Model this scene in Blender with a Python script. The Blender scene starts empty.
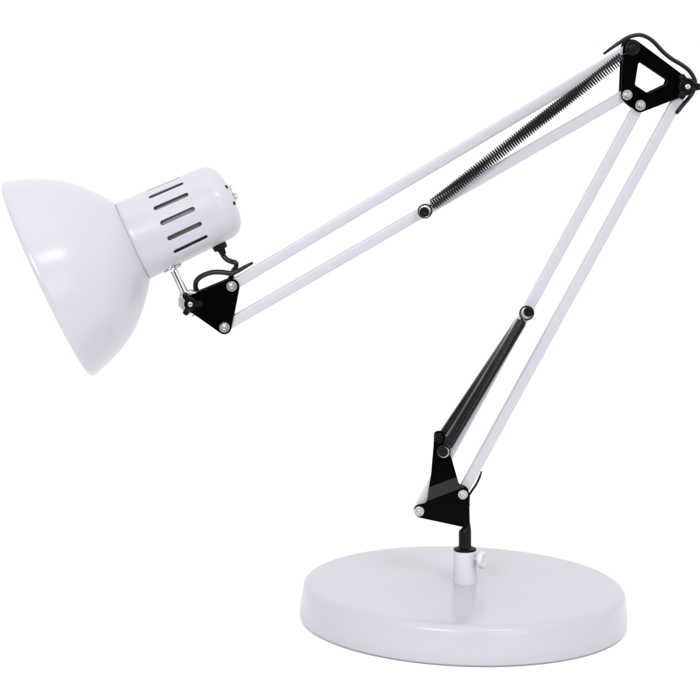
import bpy, bmesh, math, random
from mathutils import Vector, Matrix
random.seed(4)
C = bpy.context.scene.collection
S = bpy.context.scene
PI = math.pi

# ------------------------------------------------------------------ camera
FPX = 2200.0                       # focal length in pixels of a 700 px wide frame
CAM = Vector((-0.0896, -1.5716, 0.4342))
PITCH, ROLL = 0.1486, 0.0264
FWD = Vector((0, math.cos(PITCH), -math.sin(PITCH)))
UP0 = Vector((0, math.sin(PITCH), math.cos(PITCH)))
RT0 = Vector((1, 0, 0))
RT = math.cos(ROLL)*RT0 + math.sin(ROLL)*UP0
UP = -math.sin(ROLL)*RT0 + math.cos(ROLL)*UP0
cd = bpy.data.cameras.new('camera')
cam = bpy.data.objects.new('camera', cd); C.objects.link(cam)
m = Matrix((RT, UP, -FWD)).transposed().to_4x4(); m.translation = CAM
cam.matrix_world = m
cd.sensor_width = 36; cd.lens = 36*FPX/700
cd.clip_start = 0.05; cd.clip_end = 200
S.camera = cam

# ------------------------------------------------------------------ studio light
w = bpy.data.worlds.new('World'); S.world = w; w.use_nodes = True
nt = w.node_tree; bg = nt.nodes['Background']
tc = nt.nodes.new('ShaderNodeTexCoord'); sx = nt.nodes.new('ShaderNodeSeparateXYZ')
mr = nt.nodes.new('ShaderNodeMapRange')
nt.links.new(tc.outputs['Generated'], sx.inputs[0]); nt.links.new(sx.outputs['Y'], mr.inputs['Value'])
mr.inputs['From Min'].default_value = -0.85; mr.inputs['From Max'].default_value = -0.15
mr.inputs['To Min'].default_value = 0.12; mr.inputs['To Max'].default_value = 1.30   # the dark end of the room is behind the camera
bg.inputs['Color'].default_value = (1, 1, 1, 1)
nt.links.new(mr.outputs[0], bg.inputs['Strength'])

def softbox(name, loc, target, sx_, sy_, power):
    ld = bpy.data.lights.new(name, 'AREA'); ld.shape = 'ELLIPSE'; ld.size = sx_; ld.size_y = sy_; ld.energy = power
    o = bpy.data.objects.new(name, ld); C.objects.link(o); o.location = loc
    d = Vector(target) - Vector(loc); o.rotation_euler = d.to_track_quat('-Z', 'Y').to_euler()
    return o
softbox('softbox_overhead', (-0.35, -0.5, 2.0), (0, 0, 0), 1.6, 1.2, 5)
softbox('softbox_key', (-0.85, -2.1, 1.05), (-0.05, 0, 0.15), 0.9, 0.6, 30)
softbox('softbox_front', (-0.4, -2.3, 0.95), (-0.05, 0, 0.12), 0.6, 0.4, 4)
softbox('softbox_fill', (0.95, -2.0, 2.15), (-0.1, 0, 0.2), 0.95, 0.5, 24)
softbox('added_fill_low', (1.3, -2.3, 0.6), (0.1, 0, 0.15), 1.3, 1.2, 14)  # added low fill to brighten the base's front wall, no such source seen

S.view_settings.view_transform = 'Standard'; S.view_settings.look = 'None'
S.view_settings.exposure = 0; S.view_settings.gamma = 1
S.render.engine = 'CYCLES'
S.render.resolution_x = 1024; S.render.resolution_y = 1024

# ------------------------------------------------------------------ places in the lamp's upright planes
def P(px, py, y=0.0):
    """point of the upright plane at depth y behind the picture position px, py"""
    d = FWD*FPX + RT*(px-350) + UP*(350-py)
    return CAM + d*((y-CAM.y)/d.y)
def K(px, py, y=0.0):
    """metres per picture pixel there"""
    return (P(px, py, y)-CAM).dot(FWD)/FPX
k0 = K(400, 250)

# ------------------------------------------------------------------ materials
def mat(name, col, rough, metal=0.0, spec=0.5, coat=0.0, bump=0.0, bscale=300, var=0.0, coat_rough=0.08):
    mt = bpy.data.materials.new(name); mt.use_nodes = True
    n = mt.node_tree.nodes; l = mt.node_tree.links; b = n['Principled BSDF']
    b.inputs['Base Color'].default_value = (*col, 1); b.inputs['Roughness'].default_value = rough
    b.inputs['Metallic'].default_value = metal; b.inputs['Specular IOR Level'].default_value = spec
    b.inputs['Coat Weight'].default_value = coat; b.inputs['Coat Roughness'].default_value = coat_rough
    t = n.new('ShaderNodeTexCoord')
    nz = n.new('ShaderNodeTexNoise'); nz.inputs['Scale'].default_value = bscale; nz.inputs['Detail'].default_value = 3
    l.new(t.outputs['Object'], nz.inputs['Vector'])
    if bump:
        bp = n.new('ShaderNodeBump'); bp.inputs['Strength'].default_value = bump; bp.inputs['Distance'].default_value = 0.0004
        l.new(nz.outputs['Fac'], bp.inputs['Height']); l.new(bp.outputs[0], b.inputs['Normal'])
        if coat: l.new(bp.outputs[0], b.inputs['Coat Normal'])
    if var:
        n2 = n.new('ShaderNodeTexNoise'); n2.inputs['Scale'].default_value = 14; n2.inputs['Detail'].default_value = 5
        l.new(t.outputs['Object'], n2.inputs['Vector'])
        rp = n.new('ShaderNodeMapRange'); rp.inputs['From Min'].default_value = .3; rp.inputs['From Max'].default_value = .7
        rp.inputs['To Min'].default_value = rough*(1-var); rp.inputs['To Max'].default_value = rough*(1+var)
        l.new(n2.outputs['Fac'], rp.inputs['Value']); l.new(rp.outputs[0], b.inputs['Roughness'])
    return mt
M = {}
M['paint'] = mat('white_enamel', (.448, .449, .497), .38, spec=.3, coat=.25, coat_rough=.17, bump=.12, bscale=22)
M['base_paint'] = mat('white_base_enamel', (.385, .385, .432), .36, spec=.25, coat=.22, coat_rough=.12, bump=.05, bscale=25)
M['collar'] = mat('white_plastic', (.56, .56, .61), .4, spec=.35)
M['black'] = mat('black_gloss_metal', (.0008, .0008, .0009), .20, spec=.035)
M['black_soft'] = mat('black_plastic', (.003, .003, .0033), .38, spec=.12)
M['cable'] = mat('black_rubber', (.006, .006, .0065), .38, spec=.35)
M['spring'] = mat('black_spring_steel', (.002, .002, .0025), .25, spec=.3)
M['steel'] = mat('zinc_steel', (.60, .60, .63), .30, metal=1)
M['chrome'] = mat('chrome', (.70, .71, .76), .13, metal=1, bump=.06, bscale=300)
M['zinc'] = mat('bright_zinc', (.66, .66, .66), .34, metal=.88)
M['dull_steel'] = mat('dull_steel', (.33, .33, .35), .35, metal=1)
M['holder'] = mat('grey_lamp_holder', (.22, .22, .21), .5, spec=.3)
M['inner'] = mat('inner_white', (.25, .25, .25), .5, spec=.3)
M['ground'] = mat('white_seamless_paper', (.95, .95, .95), .9, spec=.0)

# ------------------------------------------------------------------ mesh helpers
def obj(name, bm, material, parent=None, smooth=35, bevel=0, segs=2, mats=None):
    bmesh.ops.recalc_face_normals(bm, faces=bm.faces[:])
    me = bpy.data.meshes.new(name); bm.to_mesh(me); bm.free()
    o = bpy.data.objects.new(name, me); C.objects.link(o)
    for mm in (mats or [material]): me.materials.append(mm)
    if smooth:
        me.polygons.foreach_set('use_smooth', [True]*len(me.polygons))
        try: me.set_sharp_from_angle(angle=math.radians(smooth))
        except Exception: pass
    if bevel:
        b = o.modifiers.new('bevel', 'BEVEL'); b.width = bevel; b.segments = segs; b.limit_method = 'ANGLE'; b.angle_limit = math.radians(40)
        b.harden_normals = False
    if parent: o.parent = parent
    return o
def basis(a, ref=None):
    a = a.normalized()
    ref = ref or (Vector((0, 0, 1)) if abs(a.z) < .9 else Vector((1, 0, 0)))
    n = (ref - a*ref.dot(a)).normalized()
    return a, n, a.cross(n)
def lathe(bm, o, axis, prof, seg=48, ref=None, closed=False, shape=None):
    a, n, f = basis(Vector(axis), ref)
    rings = []
    for t, r in prof:
        if r <= 1e-9: rings.append([bm.verts.new(o + a*t)]); continue
        ring = []
        for i in range(seg):
            th = 2*PI*i/seg; rr = r*(shape(th) if shape else 1)
            ring.append(bm.verts.new(o + a*t + n*(rr*math.cos(th)) + f*(rr*math.sin(th))))
        rings.append(ring)
    pairs = list(zip(rings, rings[1:]))
    if closed: pairs.append((rings[-1], rings[0]))
    for A, B in pairs:
        for i in range(seg):
            j = (i+1) % seg
            if len(A) == 1 and len(B) == 1: continue
            if len(A) == 1: bm.faces.new((A[0], B[i], B[j]))
            elif len(B) == 1: bm.faces.new((A[i], A[j], B[0]))
            else: bm.faces.new((A[i], A[j], B[j], B[i]))
    return rings
def catmull(pts, n=8):
    out = []
    Q = [pts[0]*2-pts[1]] + list(pts) + [pts[-1]*2-pts[-2]]
    for i in range(1, len(Q)-2):
        p0, p1, p2, p3 = Q[i-1], Q[i], Q[i+1], Q[i+2]
        for s in range(n):
            t = s/n
            out.append(.5*((2*p1)+(p2-p0)*t+(2*p0-5*p1+4*p2-p3)*t*t+(3*p1-p0-3*p2+p3)*t**3))
    out.append(Q[-2].copy())
    return out
def tube(bm, path, r, seg=10, caps=True):
    rad = r if callable(r) else (lambda u: r)
    t0 = (path[1]-path[0]).normalized(); _, n, _ = basis(t0)
    prev = None; first = None
    L = len(path)
    for i, p in enumerate(path):
        t = (path[min(i+1, L-1)]-path[max(i-1, 0)]).normalized()
        n = (n - t*n.dot(t)).normalized(); b = t.cross(n)
        rr = rad(i/(L-1))
        ring = [bm.verts.new(p + n*(rr*math.cos(2*PI*q/seg)) + b*(rr*math.sin(2*PI*q/seg))) for q in range(seg)]
        if prev:
            for q in range(seg):
                bm.faces.new((prev[q], prev[(q+1) % seg], ring[(q+1) % seg], ring[q]))
        else: first = ring
        prev = ring
    if caps: bm.faces.new(first[::-1]); bm.faces.new(prev)
def fillet(pts, n=7):
    """closed polygon (x, y, radius) with rounded corners -> list of (x, y)"""
    out = []; N = len(pts)
    for i in range(N):
        p = Vector(pts[i][:2]); a = Vector(pts[i-1][:2])-p; b = Vector(pts[(i+1) % N][:2])-p; r = pts[i][2]
        if r <= 0: out.append((p.x, p.y)); continue
        la, lb = a.length, b.length; a.normalize(); b.normalize()
        ang = math.acos(max(-1, min(1, a.dot(b)))); d = r/math.tan(ang/2)
        d = min(d, la*.49, lb*.49); r = d*math.tan(ang/2)
        c = p + (a+b).normalized()*(r/math.sin(ang/2))
        s = p+a*d-c; e = p+b*d-c
        a0 = math.atan2(s.y, s.x); a1 = math.atan2(e.y, e.x); da = (a1-a0+PI) % (2*PI)-PI
        for q in range(n+1):
            t = a0+da*q/n; out.append((c.x+r*math.cos(t), c.y+r*math.sin(t)))
    return out
def hull(circs, n=40):
    """outline round a set of circles"""
    pts = []
    for x, y, r in circs:
        for q in range(n): pts.append((x+r*math.cos(2*PI*q/n), y+r*math.sin(2*PI*q/n)))
    pts = sorted(set(pts))
    def half(ps):
        h = []
        for p in ps:
            while len(h) > 1 and (h[-1][0]-h[-2][0])*(p[1]-h[-2][1])-(h[-1][1]-h[-2][1])*(p[0]-h[-2][0]) <= 0: h.pop()
            h.append(p)
        return h
    a = half(pts); b = half(pts[::-1])
    return a[:-1]+b[:-1]
Y0 = 0.0
def plate(bm, outline, yf, th, hole=None, depth=None):
    """sheet metal shape lying in the arm's plane; outline measured in the plane yf = 0"""
    depth = depth or (lambda x, y: 0)
    def pt(x, y, dy): q = P(x, y, 0); return Vector((q.x, yf+dy+depth(x, y), q.z))
    if hole:
        # ring of quads between the outline and the hole: resample both by angle
        hc = Vector((sum(p[0] for p in hole)/len(hole), sum(p[1] for p in hole)/len(hole)))
        def ray(poly, ang):
            d = Vector((math.cos(ang), math.sin(ang))); best = None
            for i in range(len(poly)):
                a = Vector(poly[i]); b = Vector(poly[(i+1) % len(poly)]); e = b-a
                den = d.x*e.y-d.y*e.x
                if abs(den) < 1e-12: continue
                w_ = a-hc; t = (w_.x*e.y-w_.y*e.x)/den; u = (w_.x*d.y-w_.y*d.x)/den
                if t > 0 and -1e-9 <= u <= 1+1e-9 and (best is None or t > best): best = t
            return hc+d*best
        angs = sorted(set([round(math.atan2(p[1]-hc.y, p[0]-hc.x), 5) for p in list(outline)+list(hole)]))
        F = []; 
        for g in angs:
            o_, i_ = ray(outline, g), ray(hole, g)
            F.append([bm.verts.new(pt(o_.x, o_.y, 0)), bm.verts.new(pt(i_.x, i_.y, 0)), bm.verts.new(pt(o_.x, o_.y, th)), bm.verts.new(pt(i_.x, i_.y, th))])
        for A, B in zip(F, F[1:]+F[:1]):
            bm.faces.new((A[0], B[0], B[1], A[1])); bm.faces.new((A[2], A[3], B[3], B[2]))
            bm.faces.new((A[0], A[2], B[2], B[0])); bm.faces.new((A[1], B[1], B[3], A[3]))
        return
    f = [bm.verts.new(pt(x, y, 0)) for x, y in outline]; b = [bm.verts.new(pt(x, y, th)) for x, y in outline]
    bm.faces.new(f); bm.faces.new(b[::-1])
    for i in range(len(f)):
        j = (i+1) % len(f); bm.faces.new((f[i], b[i], b[j], f[j]))

FR = Vector((0, -1, 0))                 # towards the viewer, square to the arm's plane
def at(px, py, y):                      # the point of plane y that lies square in front of P(px, py, 0)
    q = P(px, py, 0); return Vector((q.x, y, q.z))

# ------------------------------------------------------------------ ground
bm = bmesh.new()
v = [bm.verts.new(p) for p in ((-40, -.5, 0), (40, -.5, 0), (40, 70, 0), (-40, 70, 0))]; bm.faces.new(v)
g = obj('ground', bm, M['ground'], smooth=0); g['kind'] = 'structure'

# ------------------------------------------------------------------ the lamp
lamp = bpy.data.objects.new('desk_lamp', None); C.objects.link(lamp)
lamp['label'] = 'white balanced-arm desk lamp with black brackets and springs on a round white base'
lamp['category'] = 'desk lamp'

# base ----------------------------------------------------------------
bm = bmesh.new()
H = .0285
prof = [(.0006, 0), (.0006, .115), (.0003, .1170), (.0006, .1180), (.0018, .1194), (.0045, .1200), (.012, .1197), (.018, .1188), (.0225, .1183), (.0246, .1179), (.0260, .1173), (.0270, .1164), (.0277, .1154), (.0282, .1144), (H, .1136), (H+.0001, .1122), (H+.0002, .1050), (H+.0003, .09), (H+.0005, .05), (H+.0006, .02), (H+.0006, 0)]
lathe(bm, Vector((-.0014, 0, 0)), (0, 0, 1), prof, 192, Vector((1, 0, 0)))
base = obj('base', bm, M['base_paint'], lamp, 24)
HB = H+.0006
lean = (P(465, 540) - P(465, 582)).normalized()          # the post leans a hair, as fitted loosely in its base
post0 = Vector((P(465, 582).x, 0, HB))
bm = bmesh.new(); rc = 11.9*k0; hc_ = 33.2*k0
lathe(bm, post0, lean, [(-.0012, 0), (-.0012, rc*.97), (.0004, rc), (hc_-.0006, rc), (hc_, rc-.0008), (hc_, 7.2*k0), (hc_-.004, 7.0*k0), (hc_-.004, 0)], 64)
collar = obj('collar', bm, M['collar'], base, 40)
# thumb screw
sp = post0 + lean*(26*k0) + Vector((.8, -.5, 0)).normalized()*(rc*.9)
sa = Vector((.86, -.5, 0.02)).normalized()
bm = bmesh.new()
scp = [(0, 0), (0, 2.0*k0)]
for q in range(9): scp += [(q*.9*k0+.1*k0, 2.1*k0), (q*.9*k0+.55*k0, 1.7*k0)]
scp += [(9*k0, 2.0*k0), (9*k0, 0)]
lathe(bm, sp, sa, scp, 20)
obj('screw_shaft', bm, M['collar'], collar, 40)
bm = bmesh.new(); kr = 8.6*k0
kn = lambda th: 1+.018*math.cos(24*th)
lathe(bm, sp+sa*(6.5*k0), sa, [(0, 0), (0, kr*.55), (.3*k0, kr*.92), (1.0*k0, kr), (4.3*k0, kr), (5.2*k0, kr*.93), (5.5*k0, kr*.8), (5.1*k0, kr*.68), (4.9*k0, 0)], 96, shape=kn)
obj('thumb_screw', bm, M['collar'], collar, 40)

# stem ----------------------------------------------------------------
bm = bmesh.new(); r = 6.5*k0
s0 = post0 + lean*(hc_+.0002)
stem_h = 18.5*k0
# flanged round post whose upper end is milled to a flat tongue on the right
prof = [(-.003, 0), (-.003, 6.6*k0), (0, 6.6*k0), (0.0, 11.3*k0), (.8*k0, 11.8*k0), (1.8*k0, 11.6*k0), (2.6*k0, 10.0*k0), (3.2*k0, 8.0*k0), (4.2*k0, r*1.03), (5.5*k0, r), (stem_h, r)]
rings = lathe(bm, s0, lean, prof, 48, Vector((1, 0, 0)))
top = rings[-1]; pr = top
ax, nx, fx = basis(lean, Vector((1, 0, 0)))
for (h, xl, xr, yy) in ((20.5, -6.0, 6.4, 6.0), (23.0, -3.6, 6.1, 5.2), (26.0, -.2, 5.7, 4.2), (30, .8, 5.1, 3.2), (40, 1.0, 4.8, 2.9), (46, 1.4, 4.6, 2.6), (48.5, 2.2, 4.0, 2.0)):
    ring = []
    for i in range(48):
        th = 2*PI*i/48; c, s = math.cos(th), math.sin(th)
        x = (xl+xr)/2+(xr-xl)/2*c
        ring.append(bm.verts.new(s0+ax*(h*k0)+nx*(x*k0)+fx*(yy*k0*s)))
    for i in range(48): bm.faces.new((pr[i], pr[(i+1) % 48], ring[(i+1) % 48], ring[i]))
    pr = ring
bm.faces.new(pr)
stem = obj('stem', bm, M['black_soft'], lamp, 50)

# fasteners -----------------------------------------------------------
def bolt(parent, px, py, y, r=5.4, name='bolt'):
    o = at(px, py, y); kk = k0
    bm = bmesh.new()
    lathe(bm, o, FR, [(-.001, 0), (-.001, r*kk), (.7*kk, r*kk), (1.2*kk, (r-.4)*kk), (1.2*kk, (r-1.0)*kk), (.5*kk, (r-1.2)*kk), (.15*kk, (r-1.35)*kk), (.15*kk, 0)], 40)
    rot = random.random()
    hexs = lambda th: 1/ math.cos(((th+rot) % (PI/3))-PI/6)*.9
    lathe(bm, o, FR, [(.1*kk, 2.9*kk), (2.6*kk, 2.9*kk), (3.1*kk, 2.6*kk), (3.2*kk, 2.1*kk), (2.2*kk, 1.9*kk), (2.2*kk, 0)], 48, shape=hexs)
    lathe(bm, o, FR, [(2.2*kk, 1.2*kk), (3.2*kk, 1.15*kk), (3.6*kk, .8*kk), (3.3*kk, .35*kk), (3.3*kk, 0)], 20)
    return obj(name, bm, M['steel'], parent, 30)
def tri_knob(parent, px, py, y, rot, size=1.0, hub=7.6):
    o = at(px, py, y); kk = k0*size
    a, n, f = basis(FR, Vector((1, 0, 0)))
    bm = bmesh.new(); N = 144
    def rr(th):
        v_ = 0
        for q in range(3):
            d = (th-rot-q*2*PI/3+PI) % (2*PI)-PI
            v_ = max(v_, math.exp(-(abs(d)/.345)**5))
        return hub + (13.4-hub)*v_
    rings = []
    for (t, sc, add) in ((0, .90, 0), (.5, .97, 0), (1.2, 1, 0), (6.6, 1, 0), (7.6, .975, 0), (8.2, .92, 0), (8.4, .80, 0)):
        ring = []
        for i in range(N):
            th = 2*PI*i/N; q = rr(th)*sc
            # picture plane: x right, z up
            ring.append(bm.verts.new(o+Vector((math.cos(th)*q*kk, -t*kk, math.sin(th)*q*kk))))
        rings.append(ring)
    for A, B in zip(rings, rings[1:]):
        for i in range(N): bm.faces.new((A[i], A[(i+1) % N], B[(i+1) % N], B[i]))
    bm.faces.new(rings[0][::-1])
    # dished top, ring round the pin
    last = rings[-1]
    for (t, q) in ((7.6, 6.0), (7.4, 4.9), (9.0, 4.6), (9.2, 4.0), (9.0, 3.5), (7.8, 3.3)):
        ring = [bm.verts.new(o+Vector((math.cos(2*PI*i/N)*min(q, rr(2*PI*i/N)*.75)*kk, -t*kk, math.sin(2*PI*i/N)*min(q, rr(2*PI*i/N)*.75)*kk))) for i in range(N)]
        for i in range(N): bm.faces.new((last[i], last[(i+1) % N], ring[(i+1) % N], ring[i]))
        last = ring
    bm.faces.new(last)
    kb = obj('clamp_knob', bm, M['black_soft'], parent, 45)
    bm = bmesh.new()
    lathe(bm, o, FR, [(7*kk, 0), (7*kk, 2.9*kk), (9.2*kk, 2.9*kk), (9.9*kk, 2.5*kk), (10.1*kk, 1.7*kk), (9.6*kk, 1.5*kk), (9.6*kk, 0)], 28)
    obj('bolt', bm, M['steel'], kb, 40)
    return kb

# plates --------------------------------------------------------------
TH = .0012
def pair(outline, y, name, hole=None, depth=None, mt=None):
    """front and rear cheek plate at -y and +y"""
    out = []
    for s in (-1, 1):
        bm = bmesh.new()
        plate(bm, outline, s*y-TH/2, TH, hole, (lambda x, z, s=s: -s*depth(x, z)) if depth else None)
        out.append(obj(name, bm, M['black'], lamp, 25, bevel=.00035, segs=2))
    return out

# upper bracket
out_top = hull([(631, 48.5, 9.3), (627, 95, 7.2), (639, 104.5, 7.4), (681, 86, 9.5)])
hole_top = fillet([(637.4, 60.5, 2.5), (666.5, 80.0, 2.2), (664.5, 84.8, 1.5), (646.8, 93.2, 1.6), (633.6, 84.6, 2.5)])
YT = .0068
top_f, top_r = pair(out_top, YT, 'elbow_bracket', hole_top)
top_f['label'] = 'front black elbow plate'; top_r['label'] = 'rear black elbow plate'
bolt(top_f, 626, 94.5, -YT-TH/2, 5.2); bolt(top_f, 639.2, 104.8, -YT-TH/2, 5.2)
# spacer sleeves between the cheeks
def spacers(parents, y, pts, inner):
    for x, y_ in pts:
        for sg in (-1, 1):
            bm = bmesh.new()
            lathe(bm, at(x, y_, sg*(y-TH/2)), Vector((0, -sg, 0)), [(0, 0), (0, 4.4*k0), (y-inner, 4.4*k0), (y-inner, 0)], 24)
            obj('spacer', bm, M['black_soft'], parents[0] if sg < 0 else parents[1])
spacers((top_f, top_r), YT, ((631, 48), (626, 94.5), (639.2, 104.8), (684.8, 86)), .0047)
# round ribbed cap at the spring joint
bm = bmesh.new()
o = at(631, 48, -YT-TH/2)
lathe(bm, o, FR, [(0, 0), (0, 7.3*k0), (3.2*k0, 7.3*k0), (3.9*k0, 6.9*k0), (4.1*k0, 6.2*k0), (3.7*k0, 5.4*k0), (3.7*k0, 4.9*k0), (4.3*k0, 4.5*k0), (5.2*k0, 4.2*k0), (5.6*k0, 3.5*k0), (5.7*k0, 0)], 120, shape=lambda th: 1+.025*math.cos(30*th))
obj('bolt_cap', bm, M['black_soft'], top_f, 45)
tri_knob(top_f, 684.8, 86.2, -YT-TH/2, 0.02, hub=8.6)

# lower bracket: sheet with a bent step, upper tongue set inwards for the springs
out_low = fillet([(434.2, 432.3, 4.5), (443.2, 432.0, 4.5), (452.5, 461, 20), (458.6, 482.0, 3.5), (466.5, 483.8, 6.5), (469.4, 493, 5), (468.3, 520, 1.5), (463.2, 524.6, 1), (415.5, 514.3, 6.2), (412.4, 503.2, 6.2), (426.5, 500.2, 5), (430.8, 472, 14)], 9)
# extra points along straight runs so the bend can be cut in
def dens(poly, step=1.5):
    o_ = []
    for i in range(len(poly)):
        a = Vector(poly[i]); b = Vector(poly[(i+1) % len(poly)]); n_ = max(1, int((b-a).length/step))
        for q in range(n_): p = a+(b-a)*(q/n_); o_.append((p.x, p.y))
    return o_
YLo = .0084; STEP = .0028
def bend(x, y):      # 0 below the bend line, STEP above it (inwards)
    d = (y-(485.5+(445-x)*.375))
    u = max(0, min(1, (6.0-d)/12.0))
    return STEP*u
out_rear = fillet([(434.2, 432.3, 4.5), (443.2, 432.0, 4.5), (452.5, 461, 20), (459.2, 488.5, 3.5), (466.5, 489.0, 5.5), (468.6, 495, 4), (467.6, 520, 1.5), (463.2, 524.6, 1), (421, 514.3, 5.5), (419.5, 509.0, 4), (427.5, 504.5, 4), (432.8, 474, 14)], 9)
def bent_cheek(s):
    bm = bmesh.new()
    vs = [bm.verts.new(Vector((x, y, 0))) for x, y in (out_low if s < 0 else out_rear)]
    bm.faces.new(vs)
    nrm = Vector((.375, 1, 0))
    for off in (-6.0, 6.0):
        geo = bm.verts[:]+bm.edges[:]+bm.faces[:]
        bmesh.ops.bisect_plane(bm, geom=geo, plane_co=Vector((445, 485.5+off, 0)), plane_no=nrm.normalized())
    r_ = bmesh.ops.extrude_face_region(bm, geom=bm.faces[:])
    new = {e for e in r_['geom'] if isinstance(e, bmesh.types.BMVert)}
    for v_ in bm.verts:
        x, y = v_.co.x, v_.co.y
        q = P(x, y, 0)
        v_.co = Vector((q.x, s*(YLo-bend(x, y))+(TH/2 if v_ in new else -TH/2), q.z))
    return bm
low_f = obj('foot_bracket', bent_cheek(-1), M['black'], lamp, 14, bevel=.0003)
low_r = obj('foot_bracket', bent_cheek(1), M['black'], lamp, 14, bevel=.0003)
low_f['label'] = 'front black bent bracket plate'; low_r['label'] = 'rear black bent bracket plate'
bolt(low_f, 418.8, 508.7, -YLo-TH/2, 5.2); bolt(low_f, 462.3, 492.0, -YLo-TH/2, 5.0)
spacers((low_f, low_r), YLo, ((420.8, 508.9), (462.3, 494.0)), .0045)
bm = bmesh.new()
lathe(bm, at(469.3, 503.5, -.0022), FR, [(-.001, 0), (-.001, 1.5*k0), (.9*k0, 1.4*k0), (1.4*k0, .7*k0), (1.5*k0, 0)], 16)
obj('screw', bm, M['steel'], stem)

# head bracket
out_left = hull([(232.1, 285.3, 7.6), (224.9, 326.2, 7.0), (193.5, 302.2, 8.5)])
YL = .0058
left_f, left_r = pair(out_left, YL, 'head_bracket')
left_f['label'] = 'front black triangular plate'; left_r['label'] = 'rear black triangular plate'
bolt(left_f, 232.1, 285.3, -YL-TH/2, 5.4); bolt(left_f, 224.9, 326.1, -YL-TH/2, 5.2)
# raised tab on the plate beside the knob
bm = bmesh.new(); plate(bm, fillet([(200, 297.0, 2), (211, 297.3, 3), (216.5, 299.5, 1.5), (216.3, 305.0, 1.5), (207, 307.6, 2), (199, 308, 2)]), -YL-TH/2-.0013, .0014)
obj('knob_stop', bm, M['black'], left_f, 30, bevel=.0003)
tri_knob(left_f, 191.7, 302.1, -YL-TH/2-.0004, math.radians(3), size=.93, hub=6.9)

# rods ----------------------------------------------------------------
RW = 5.25
def rod(p, q, e0, e1, lab, slotpx=None):
    a = at(*p, 0); b = at(*q, 0); d = (b-a).normalized(); a = a-d*(e0*k0); b = b+d*(e1*k0)
    nrm = d.cross(Vector((0, 1, 0))).normalized(); hw = RW*k0; hy = .0043; cr = .0013
    sec = fillet([(-hw, -hy, cr), (hw, -hy, cr), (hw, hy, cr), (-hw, hy, cr)], 4)
    bm = bmesh.new(); R = []
    for base_ in (a, b):
        R.append([bm.verts.new(base_+nrm*x+Vector((0, y, 0))) for x, y in sec])
    for i in range(len(sec)):
        j = (i+1) % len(sec); bm.faces.new((R[0][i], R[0][j], R[1][j], R[1][i]))
    # open tube end with a dark mouth
    R2 = []
    for base_, s in ((a, 1), (b, -1)):
        i1 = [bm.verts.new(base_+nrm*(x*.8)+Vector((0, y*.8, 0))) for x, y in sec]
        i2 = [bm.verts.new(base_+d*(s*.008)+nrm*(x*.8)+Vector((0, y*.8, 0))) for x, y in sec]
        R2.append((i1, i2))
    for k_, (i1, i2) in enumerate(R2):
        for i in range(len(sec)):
            j = (i+1) % len(sec)
            bm.faces.new((R[k_][i], R[k_][j], i1[j], i1[i])); bm.faces.new((i1[i], i1[j], i2[j], i2[i]))
        bm.faces.new(i2)
    o_ = obj('arm_rod', bm, M['paint'], lamp, 30); o_['label'] = lab
    return o_
rod_u1 = rod((232.1, 285.3), (631, 48), 3, 2, 'upper rod of the top arm')
rod_u2 = rod((224.9, 326.1), (626, 94.5), 3, 3, 'lower rod of the top arm')
rod_l1 = rod((418.8, 508.7), (639.2, 104.8), 3, 3, 'left rod of the lower arm')
rod_l2 = rod((462.3, 492), (684.8, 86.2), 3, 3, 'right rod of the lower arm')

# spring bolts on the rods ---------------------------------------------
def spring_pin(parent, px, py, ox, oy, y, s, washer=6.1, R_=4.9, wm='zinc'):
    bm = bmesh.new()
    lathe(bm, at(px, py, s*y), Vector((0, s, 0)), [(-.0006, 0), (-.0006, 2.3*k0), (.0072, 2.3*k0), (.0072, 0)], 20)
    pn = obj('spring_pin', bm, M['steel'], parent, 35)
    if washer:
        bm = bmesh.new()
        lathe(bm, at(px+ox, py+oy, s*(y+.0036)), Vector((0, s, 0)), [(0, 0), (0, washer*k0), (.0003, (washer+.2)*k0), (.0009, (washer+.1)*k0), (.0011, (washer-.8)*k0), (.0011, 0)], 36)
        obj('washer', bm, M[wm], pn, 35)
    bm = bmesh.new()
    lathe(bm, at(px, py, s*(y+.0066)), Vector((0, s, 0)), [(0, 0), (0, R_*k0), (2.6*k0, R_*k0), (3.3*k0, (R_-.4)*k0), (3.6*k0, (R_-1.2)*k0), (3.5*k0, 2.0*k0), (3.2*k0, 1.5*k0), (3.2*k0, 0)], 36)
    obj('pin_cap', bm, M['black_soft'], pn, 45)
spring_pin(rod_u2, 423.8, 210.6, 1.5, -1.3, .0043, -1)
spring_pin(rod_u2, 424.6, 212.0, 0, 0, .0043, 1, 0, 3.5)
spring_pin(rod_l1, 527.4, 309.6, -2.0, 2.0, .0043, -1, 6.3)
spring_pin(rod_l1, 528.6, 312.0, 0, 0, .0043, 1, 0, 3.5)
YP = YLo-STEP+TH/2
spring_pin(low_f, 442.4, 448.2, .9, 1.2, YP, -1, 5.5, 4.9, 'dull_steel')
spring_pin(low_r, 441.5, 442.5, 0, 0, YP, 1, 0, 4.0)
# small rolled boss on the very tip
bm = bmesh.new()
lathe(bm, at(438.8, 437.4, -YP), FR, [(0, 0), (0, 4.6*k0), (1.2*k0, 4.6*k0), (2.0*k0, 4.1*k0), (1.9*k0, 3.2*k0), (1.2*k0, 2.9*k0), (1.2*k0, 0)], 30)
obj('boss', bm, M['black_soft'], low_f, 45)

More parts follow.
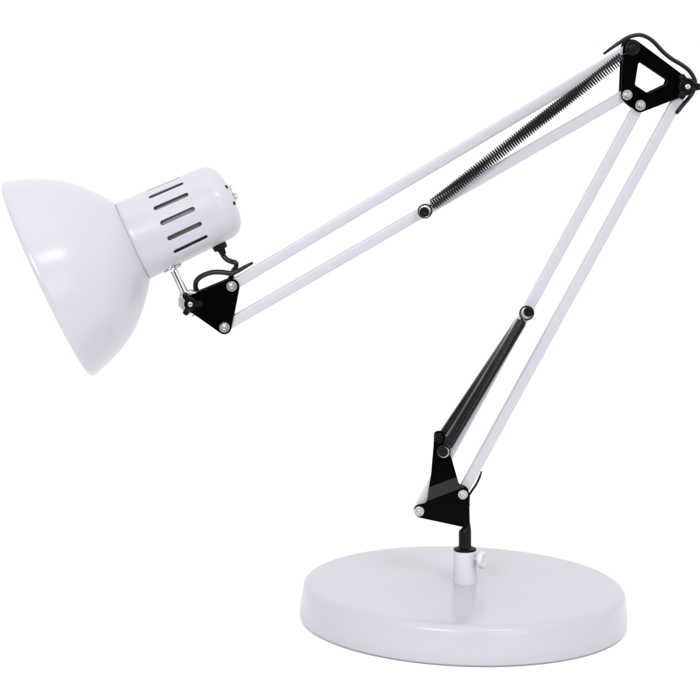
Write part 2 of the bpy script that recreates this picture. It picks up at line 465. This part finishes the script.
# springs --------------------------------------------------------------
def spring(p_a, p_b, c_a, c_b, R, pitch, wire, lab, ph=0.0, ra=6.7, rb=5.0):
    """helical spring from pin p_a to pin p_b; coils between c_a and c_b (world points); px radii"""
    L = (c_b-c_a).length; d = (c_b-c_a)/L; n_turn = L/(pitch*k0)
    a, n, f = basis(d, Vector((0, 0, 1)))
    rr = R*k0; path = []
    ns = int(n_turn*16)
    def hook(pin, side):
        hr = ra if side > 0 else rb
        pts = []
        for q in range(0, 33):
            th = (PI+2*PI*q/32*.97)*side
            dd = (c_a-pin if side > 0 else c_b-pin); dd.y = 0; dd.normalize()
            e = Vector((-dd.z, 0, dd.x))
            pts.append(pin - dd*math.cos(th)*hr*k0 + e*(math.sin(th)*hr*k0))
        return pts
    coil = []
    for i in range(ns+1):
        u = i/ns; th = 2*PI*n_turn*u+ph
        q = min(1, min(u, 1-u)*n_turn/.9); q = q*q*(3-2*q)
        r_ = rr*(.35+.65*q)
        coil.append(c_a+d*(L*u)+n*(r_*math.cos(th))+f*(r_*math.sin(th)))
    bm = bmesh.new()
    h1 = hook(p_a, 1); h2 = hook(p_b, -1)
    tube(bm, h1[::1], wire*k0, 7); tube(bm, h2, wire*k0, 7)
    # short straight links from the hooks to the coils
    tube(bm, [p_a+(c_a-p_a).normalized()*(ra-.3)*k0, coil[0]], wire*k0, 7)
    tube(bm, [p_b+(c_b-p_b).normalized()*(rb-.3)*k0, coil[-1]], wire*k0, 7)
    tube(bm, coil, wire*k0, 7)
    o_ = obj('spring', bm, M['spring'], lamp, 60); o_['label'] = lab
    return o_
YS = .0098
def line_pts(A, B, ta, tb, y):
    a = at(*A, y); b = at(*B, y); d = (b-a).normalized()
    return a, b, a+d*(ta*k0), b-d*(tb*k0)
pa, pb, ca, cb = line_pts((424.6, 210.0), (630, 49.5), 8, 10.5, -YS)
spring(pa, pb, ca, cb, 5.2, 2.62, .64, 'front spring of the top arm')
def px_line(A, B, ta, tb, y):
    a = P(*A, y); b = P(*B, y); d = (b-a).normalized()
    return a, b, a+d*(ta*k0), b-d*(tb*k0)
pa, pb, ca, cb = px_line((425.0, 210.0), (629, 50.0), 9, 11, YS)
spring(pa, pb, ca, cb, 5.2, 2.70, .64, 'rear spring of the top arm', 1.0, 4.5, 4.5)
pa, pb, ca, cb = line_pts((525.7, 311.3), (443.3, 449.2), 8.2, 6, -YS)
spring(pa, pb, ca, cb, 4.95, 1.72, .72, 'front spring of the lower arm', 0, 6.9, 6.3)
pa, pb, ca, cb = px_line((527.0, 311), (441.0, 439.0), 10, 3, YS)
spring(pa, pb, ca, cb, 4.95, 1.72, .72, 'rear spring of the lower arm', 2.0, 4.5, 4.5)

# ------------------------------------------------------------------ head
CX, CY = 47.5, 280.0
C0 = P(CX, CY, -.009)
kh = K(CX+60, CY-30, 0)
vw = (CAM-C0).normalized()
tp = P(CX+.9100*60, CY-.4147*60, -.009)-C0
e_ = (tp-vw*tp.dot(vw)).normalized()
tilt = .075
AX = (e_*math.cos(tilt)+vw*math.sin(tilt)).normalized()
FV = (vw-AX*vw.dot(AX)).normalized()       # square to the axis, towards the viewer
NV = FV.cross(AX).normalized()
if NV.dot(UP) < 0: NV = -NV
def hp(t, r, az):      # az from the viewer side (0) up (90 deg)
    return C0+AX*(t*kh)+NV*(r*kh*math.sin(az))+FV*(r*kh*math.cos(az))
def hlathe(bm, prof, seg=120):
    rings = []
    for t, r in prof:
        if r < 1e-6: rings.append([bm.verts.new(hp(t, 0, 0))]); continue
        rings.append([bm.verts.new(hp(t, r, 2*PI*i/seg)) for i in range(seg)])
    for A, B in zip(rings, rings[1:]):
        for i in range(seg):
            j = (i+1) % seg
            if len(B) == 1: bm.faces.new((A[i], A[j], B[0]))
            elif len(A) == 1: bm.faces.new((A[0], B[i], B[j]))
            else: bm.faces.new((A[i], A[j], B[j], B[i]))
    return rings
def smooth_prof(pts, n=6):
    v_ = catmull([Vector((a, b, 0)) for a, b in pts], n)
    return [(q.x, q.y) for q in v_]
outer = smooth_prof([(2.0, 105.6), (5.5, 105.2), (16, 102.0), (29, 97.3), (40, 92.2), (50, 86.5), (58.5, 80.5), (66, 74), (74, 66), (81, 58), (88, 49), (92.5, 42.0)])
rim = [(2.4, 101.8), (.6, 101.2), (-.6, 101.6), (-1.2, 102.5), (-1.2, 103.5), (-.6, 104.5), (.5, 105.2)]
inner = [(t-1.0, max(r-1.6, 8)) for t, r in outer][::-1]
inner[-1] = (2.4, 102.5)
bm = bmesh.new()
hlathe(bm, inner[:-1]+rim+outer+[(93.0, 40.6), (92.2, 38.0)], 192)
bmesh.ops.remove_doubles(bm, verts=bm.verts[:], dist=1e-6)
shade = obj('lampshade', bm, M['paint'], lamp, 60)

# socket housing with ventilation slots
def Rh(t): return 41.4+(38.3-41.4)*(t-93)/(190-93)
NP = 15; SUB = 8; SEG = NP*SUB
off = math.radians(6.0)-PI/NP
bm = bmesh.new()
def ring_at(t, r): return [bm.verts.new(hp(t, r, off+2*PI*i/SEG)) for i in range(SEG)]
def join(A, B):
    for i in range(SEG): bm.faces.new((A[i], A[(i+1) % SEG], B[(i+1) % SEG], B[i]))
ta, tb = 120.0, 169.5
rs = [ring_at(92.4, 39.5), ring_at(93.0, 40.6), ring_at(93.9, Rh(93.9))]
for t in (98, 104, 112, ta): rs.append(ring_at(t, Rh(t)))
for A, B in zip(rs, rs[1:]): join(A, B)
NT = 24
for p in range(NP):
    a0 = off+2*PI*p/NP; wd = 2*PI/NP*Rh(145)
    border = [(SUB-SUB+i*wd/SUB-wd/2, ta) for i in range(SUB)]
    border += [(wd/2, ta+(tb-ta)*i/NT) for i in range(NT)]
    border += [(wd/2-i*wd/SUB, tb) for i in range(SUB)]
    border += [(-wd/2, tb-(tb-ta)*i/NT) for i in range(NT)]
    sk0, sk1, sr = 128.6, 160.8, 2.4
    mid = math.degrees(a0+PI/NP) % 360
    if 260 < mid < 300:            # no slots where the hanger and the cable gland sit
        us = [-wd/2+i*wd/SUB for i in range(SUB+1)]; ts = [ta+(tb-ta)*i/NT for i in range(NT+1)]
        G = [[bm.verts.new(hp(t, Rh(t), a0+PI/NP+u/wd*2*PI/NP)) for u in us] for t in ts]
        for i in range(NT):
            for q in range(SUB): bm.faces.new((G[i][q], G[i][q+1], G[i+1][q+1], G[i+1][q]))
        continue
    prev = None
    for lv in (0, .35, .65, .85, 1.0):
        ring = []
        for (u, t) in border:
            s = max(sk0, min(sk1, t))
            dx, dt = u, t-s; l_ = math.hypot(dx, dt) or 1
            iu, it = dx/l_*sr, s+dt/l_*sr
            uu = u+(iu-u)*lv; tt = t+(it-t)*lv
            ring.append(bm.verts.new(hp(tt, Rh(tt), a0+PI/NP+uu/wd*2*PI/NP)))
        if prev:
            for i in range(len(ring)):
                j = (i+1) % len(ring); bm.faces.new((prev[i], prev[j], ring[j], ring[i]))
        prev = ring
# the border corners of each patch meet the rings
rs = [ring_at(tb, Rh(tb))]
cap = smooth_prof([(180, Rh(180)), (187, 38.0), (192.5, 36.0), (196.5, 32.3), (199.6, 27), (201.6, 20), (202.8, 12), (203.3, 5)], 4)
for t, r in [(174, Rh(174))]+cap: rs.append(ring_at(t, r))
for A, B in zip(rs, rs[1:]): join(A, B)
cv = bm.verts.new(hp(203.4, 0, 0))
for i in range(SEG): bm.faces.new((rs[-1][i], rs[-1][(i+1) % SEG], cv))
bmesh.ops.remove_doubles(bm, verts=bm.verts[:], dist=2e-5)
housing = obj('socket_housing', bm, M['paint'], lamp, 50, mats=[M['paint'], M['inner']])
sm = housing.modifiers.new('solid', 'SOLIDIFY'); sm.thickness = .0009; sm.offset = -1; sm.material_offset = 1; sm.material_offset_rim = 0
# lamp holder inside
bm = bmesh.new(); hlathe(bm, [(100, 0), (100, 33), (101, 34.2), (176, 34.2), (180, 30), (181, 0)], 64)
obj('lamp_holder', bm, M['holder'], housing, 40)
# black discs on the rear dome, the shade of vent holes put in as colour
for (t, az, rr) in ((200.1, math.radians(24), 25.6), (200.3, math.radians(-17), 25.2)):
    bm = bmesh.new(); o = hp(t, rr, az); nn = (AX*.85+(hp(0, 1, az)-hp(0, 0, az)).normalized()*.55).normalized()
    lathe(bm, o-nn*(.4*kh), nn, [(0, 0), (0, 1.9*kh), (1.15*kh, 1.9*kh), (1.25*kh, 1.3*kh), (1.25*kh, 0)], 24)
    obj('vent_shade_disc', bm, M['black_soft'], housing, 40)
# steel ring nut at the end
bm = bmesh.new(); o = hp(202.4, 2.5, PI/2)
lathe(bm, o, AX, [(-1*kh, 0), (-1*kh, 6.8*kh), (.3*kh, 7.4*kh), (.9*kh, 8.1*kh), (2.2*kh, 8.4*kh), (3.6*kh, 8.3*kh), (4.6*kh, 7.8*kh), (5.0*kh, 6.8*kh), (4.7*kh, 5.7*kh), (3.4*kh, 5.2*kh), (3.3*kh, 0)], 48)
obj('ring_nut', bm, M['zinc'], housing, 35)
# rivets
def rivet(t, az, R_, parent, rad=1.1, nmix=0):
    o = hp(t, R_, az); nn = ((hp(0, 1, az)-hp(0, 0, az)).normalized()+AX*nmix).normalized()
    bm = bmesh.new(); lathe(bm, o-nn*(.5*kh), nn, [(0, 0), (0, rad*kh), (.6*kh, rad*kh), (.85*kh, rad*.6*kh), (.9*kh, 0)], 20)
    obj('rivet', bm, M['paint'], parent, 40)
rivet(39.9, math.radians(40), 92.2, shade, 1.3, .5)
rivet(97.5, math.radians(34), Rh(97.5), housing, 1.2)

# cable gland under the housing
ga = -NV
bm = bmesh.new(); o = hp(169.8, Rh(170)-1.0, -PI/2)
lathe(bm, o, ga, [(0, 0), (0, 7.2*kh), (.8*kh, 7.5*kh), (5.2*kh, 7.2*kh), (6.4*kh, 6.2*kh), (6.6*kh, 4.0*kh), (11.5*kh, 3.2*kh), (12*kh, 2.6*kh), (12*kh, 0)], 32)
gland = obj('cable_gland', bm, M['black_soft'], housing, 40)

# hanger: flange, chrome post, swivel
fl = hp(118.5, Rh(118.5), -PI/2)
bm = bmesh.new()
lathe(bm, fl+NV*(.6*kh), -NV, [(0, 0), (0, 10.2*kh), (1.6*kh, 10.4*kh), (2.4*kh, 9.8*kh), (2.6*kh, 6.5*kh), (3.2*kh, 5.6*kh), (4.0*kh, 4.6*kh), (4.0*kh, 0)], 40)
hang = obj('hanger_flange', bm, M['chrome'], lamp, 40)
bm = bmesh.new()
q0 = fl-NV*(1*kh); q1 = P(185.4, 294.5, 0); dd = (q1-q0).normalized(); Lh = (q1-q0).length
lathe(bm, q0, dd, [(0, 0), (0, 4.3*kh), (Lh-3.5*kh, 4.3*kh), (Lh-3.4*kh, 6.2*kh), (Lh-1.6*kh, 6.3*kh), (Lh-1.5*kh, 4.4*kh), (Lh, 4.2*kh), (Lh, 0)], 40)
obj('hanger_post', bm, M['chrome'], hang, 40)
bm = bmesh.new()
sc = P(170.6, 266.5, -.0085)
lathe(bm, hp(117.0, Rh(117)-.6, math.radians(-74)), (hp(0, 1, math.radians(-70))-hp(0, 0, 0)), [(0, 0), (0, 3.4*kh), (1.5*kh, 3.3*kh), (2.2*kh, 2.4*kh), (2.3*kh, 1.0*kh), (1.7*kh, .9*kh), (1.7*kh, 0)], 24)
obj('screw', bm, M['steel'], hang, 40)
# swivel: round steel block between the cheeks with a hexagon nut below
bm = bmesh.new()
sw = at(190.8, 302.0, .0046)
lathe(bm, sw, FR, [(0, 0), (0, 11.6*k0), (.0006, 12.6*k0), (.0020, 13.0*k0), (.0035, 12.4*k0), (.0040, 10*k0), (.0052, 10*k0), (.0058, 12.4*k0), (.0072, 12.9*k0), (.0086, 12.2*k0), (.0092, 11.4*k0), (.0092, 0)], 10)
nb = at(194.5, 313.8, 0)
lathe(bm, nb-Vector((-.3, 0, 1)).normalized()*-.002, Vector((.35, 0, -1)), [(0, 0), (0, 4.6*k0), (4.6*k0, 4.6*k0), (5.4*k0, 3.6*k0), (5.4*k0, 0)], 6)
obj('swivel', bm, M['zinc'], lamp, 30, bevel=.0003)

# ------------------------------------------------------------------ cables
def cable(pts, r, lab=None, n=10, tip=True):
    path = catmull([P(x, y, d) for x, y, d in pts], n)
    bm = bmesh.new()
    rf = (lambda u: r*k0*min(1, .55+u*3.2) ) if tip else (lambda u: r*k0)
    tube(bm, path, rf, 12)
    o_ = obj('cable', bm, M['cable'], lamp, 50)
    if lab: o_['label'] = lab
    return o_
cable([(252.5, 262.8, -.001), (246, 266.3, -.0035), (238, 270.8, -.0045), (231, 273.2, -.0045), (222, 272.2, -.0042), (212, 272.4, -.003), (203, 275.4, -.002), (197.5, 279.5, -.001), (195.6, 284, 0), (196.5, 290, .002), (203, 296, .0025), (214, 295, .0025), (225, 287, .0095), (231, 277, .008), (233.3, 271, .005), (236.0, 266.8, .003), (235.6, 262.9, .001), (231.5, 261.6, .002), (226.5, 259.2, .003), (222.6, 254.5, .0045), (220.6, 249.5, .006)], 2.6, 'cable looping from the top rod to the lampshade')
cable([(603.6, 54.0, 0), (611, 48.4, -.0015), (620, 42.3, -.002), (628.5, 37.3, -.002), (637, 35.0, -.001), (644.5, 36.0, 0), (653, 41.2, 0), (663.5, 52.2, 0), (672, 59.0, 0), (681, 64.3, 0), (688.5, 70, 0), (693.5, 77.0, 0), (695.3, 84, .001), (693, 92, .001), (688.5, 98.5, -.001), (684.2, 103.5, -.003), (679.5, 109.2, -.0045), (676.2, 113.2, -.0035)], 2.1, 'cable bridging the elbow')
cable([(481.6, 471, .0005), (479.5, 477.5, 0), (476.4, 484, 0), (472.5, 489.8, .001), (470.0, 493.6, .002), (466, 499, .003)], 1.25, 'cable emerging above the foot bracket')
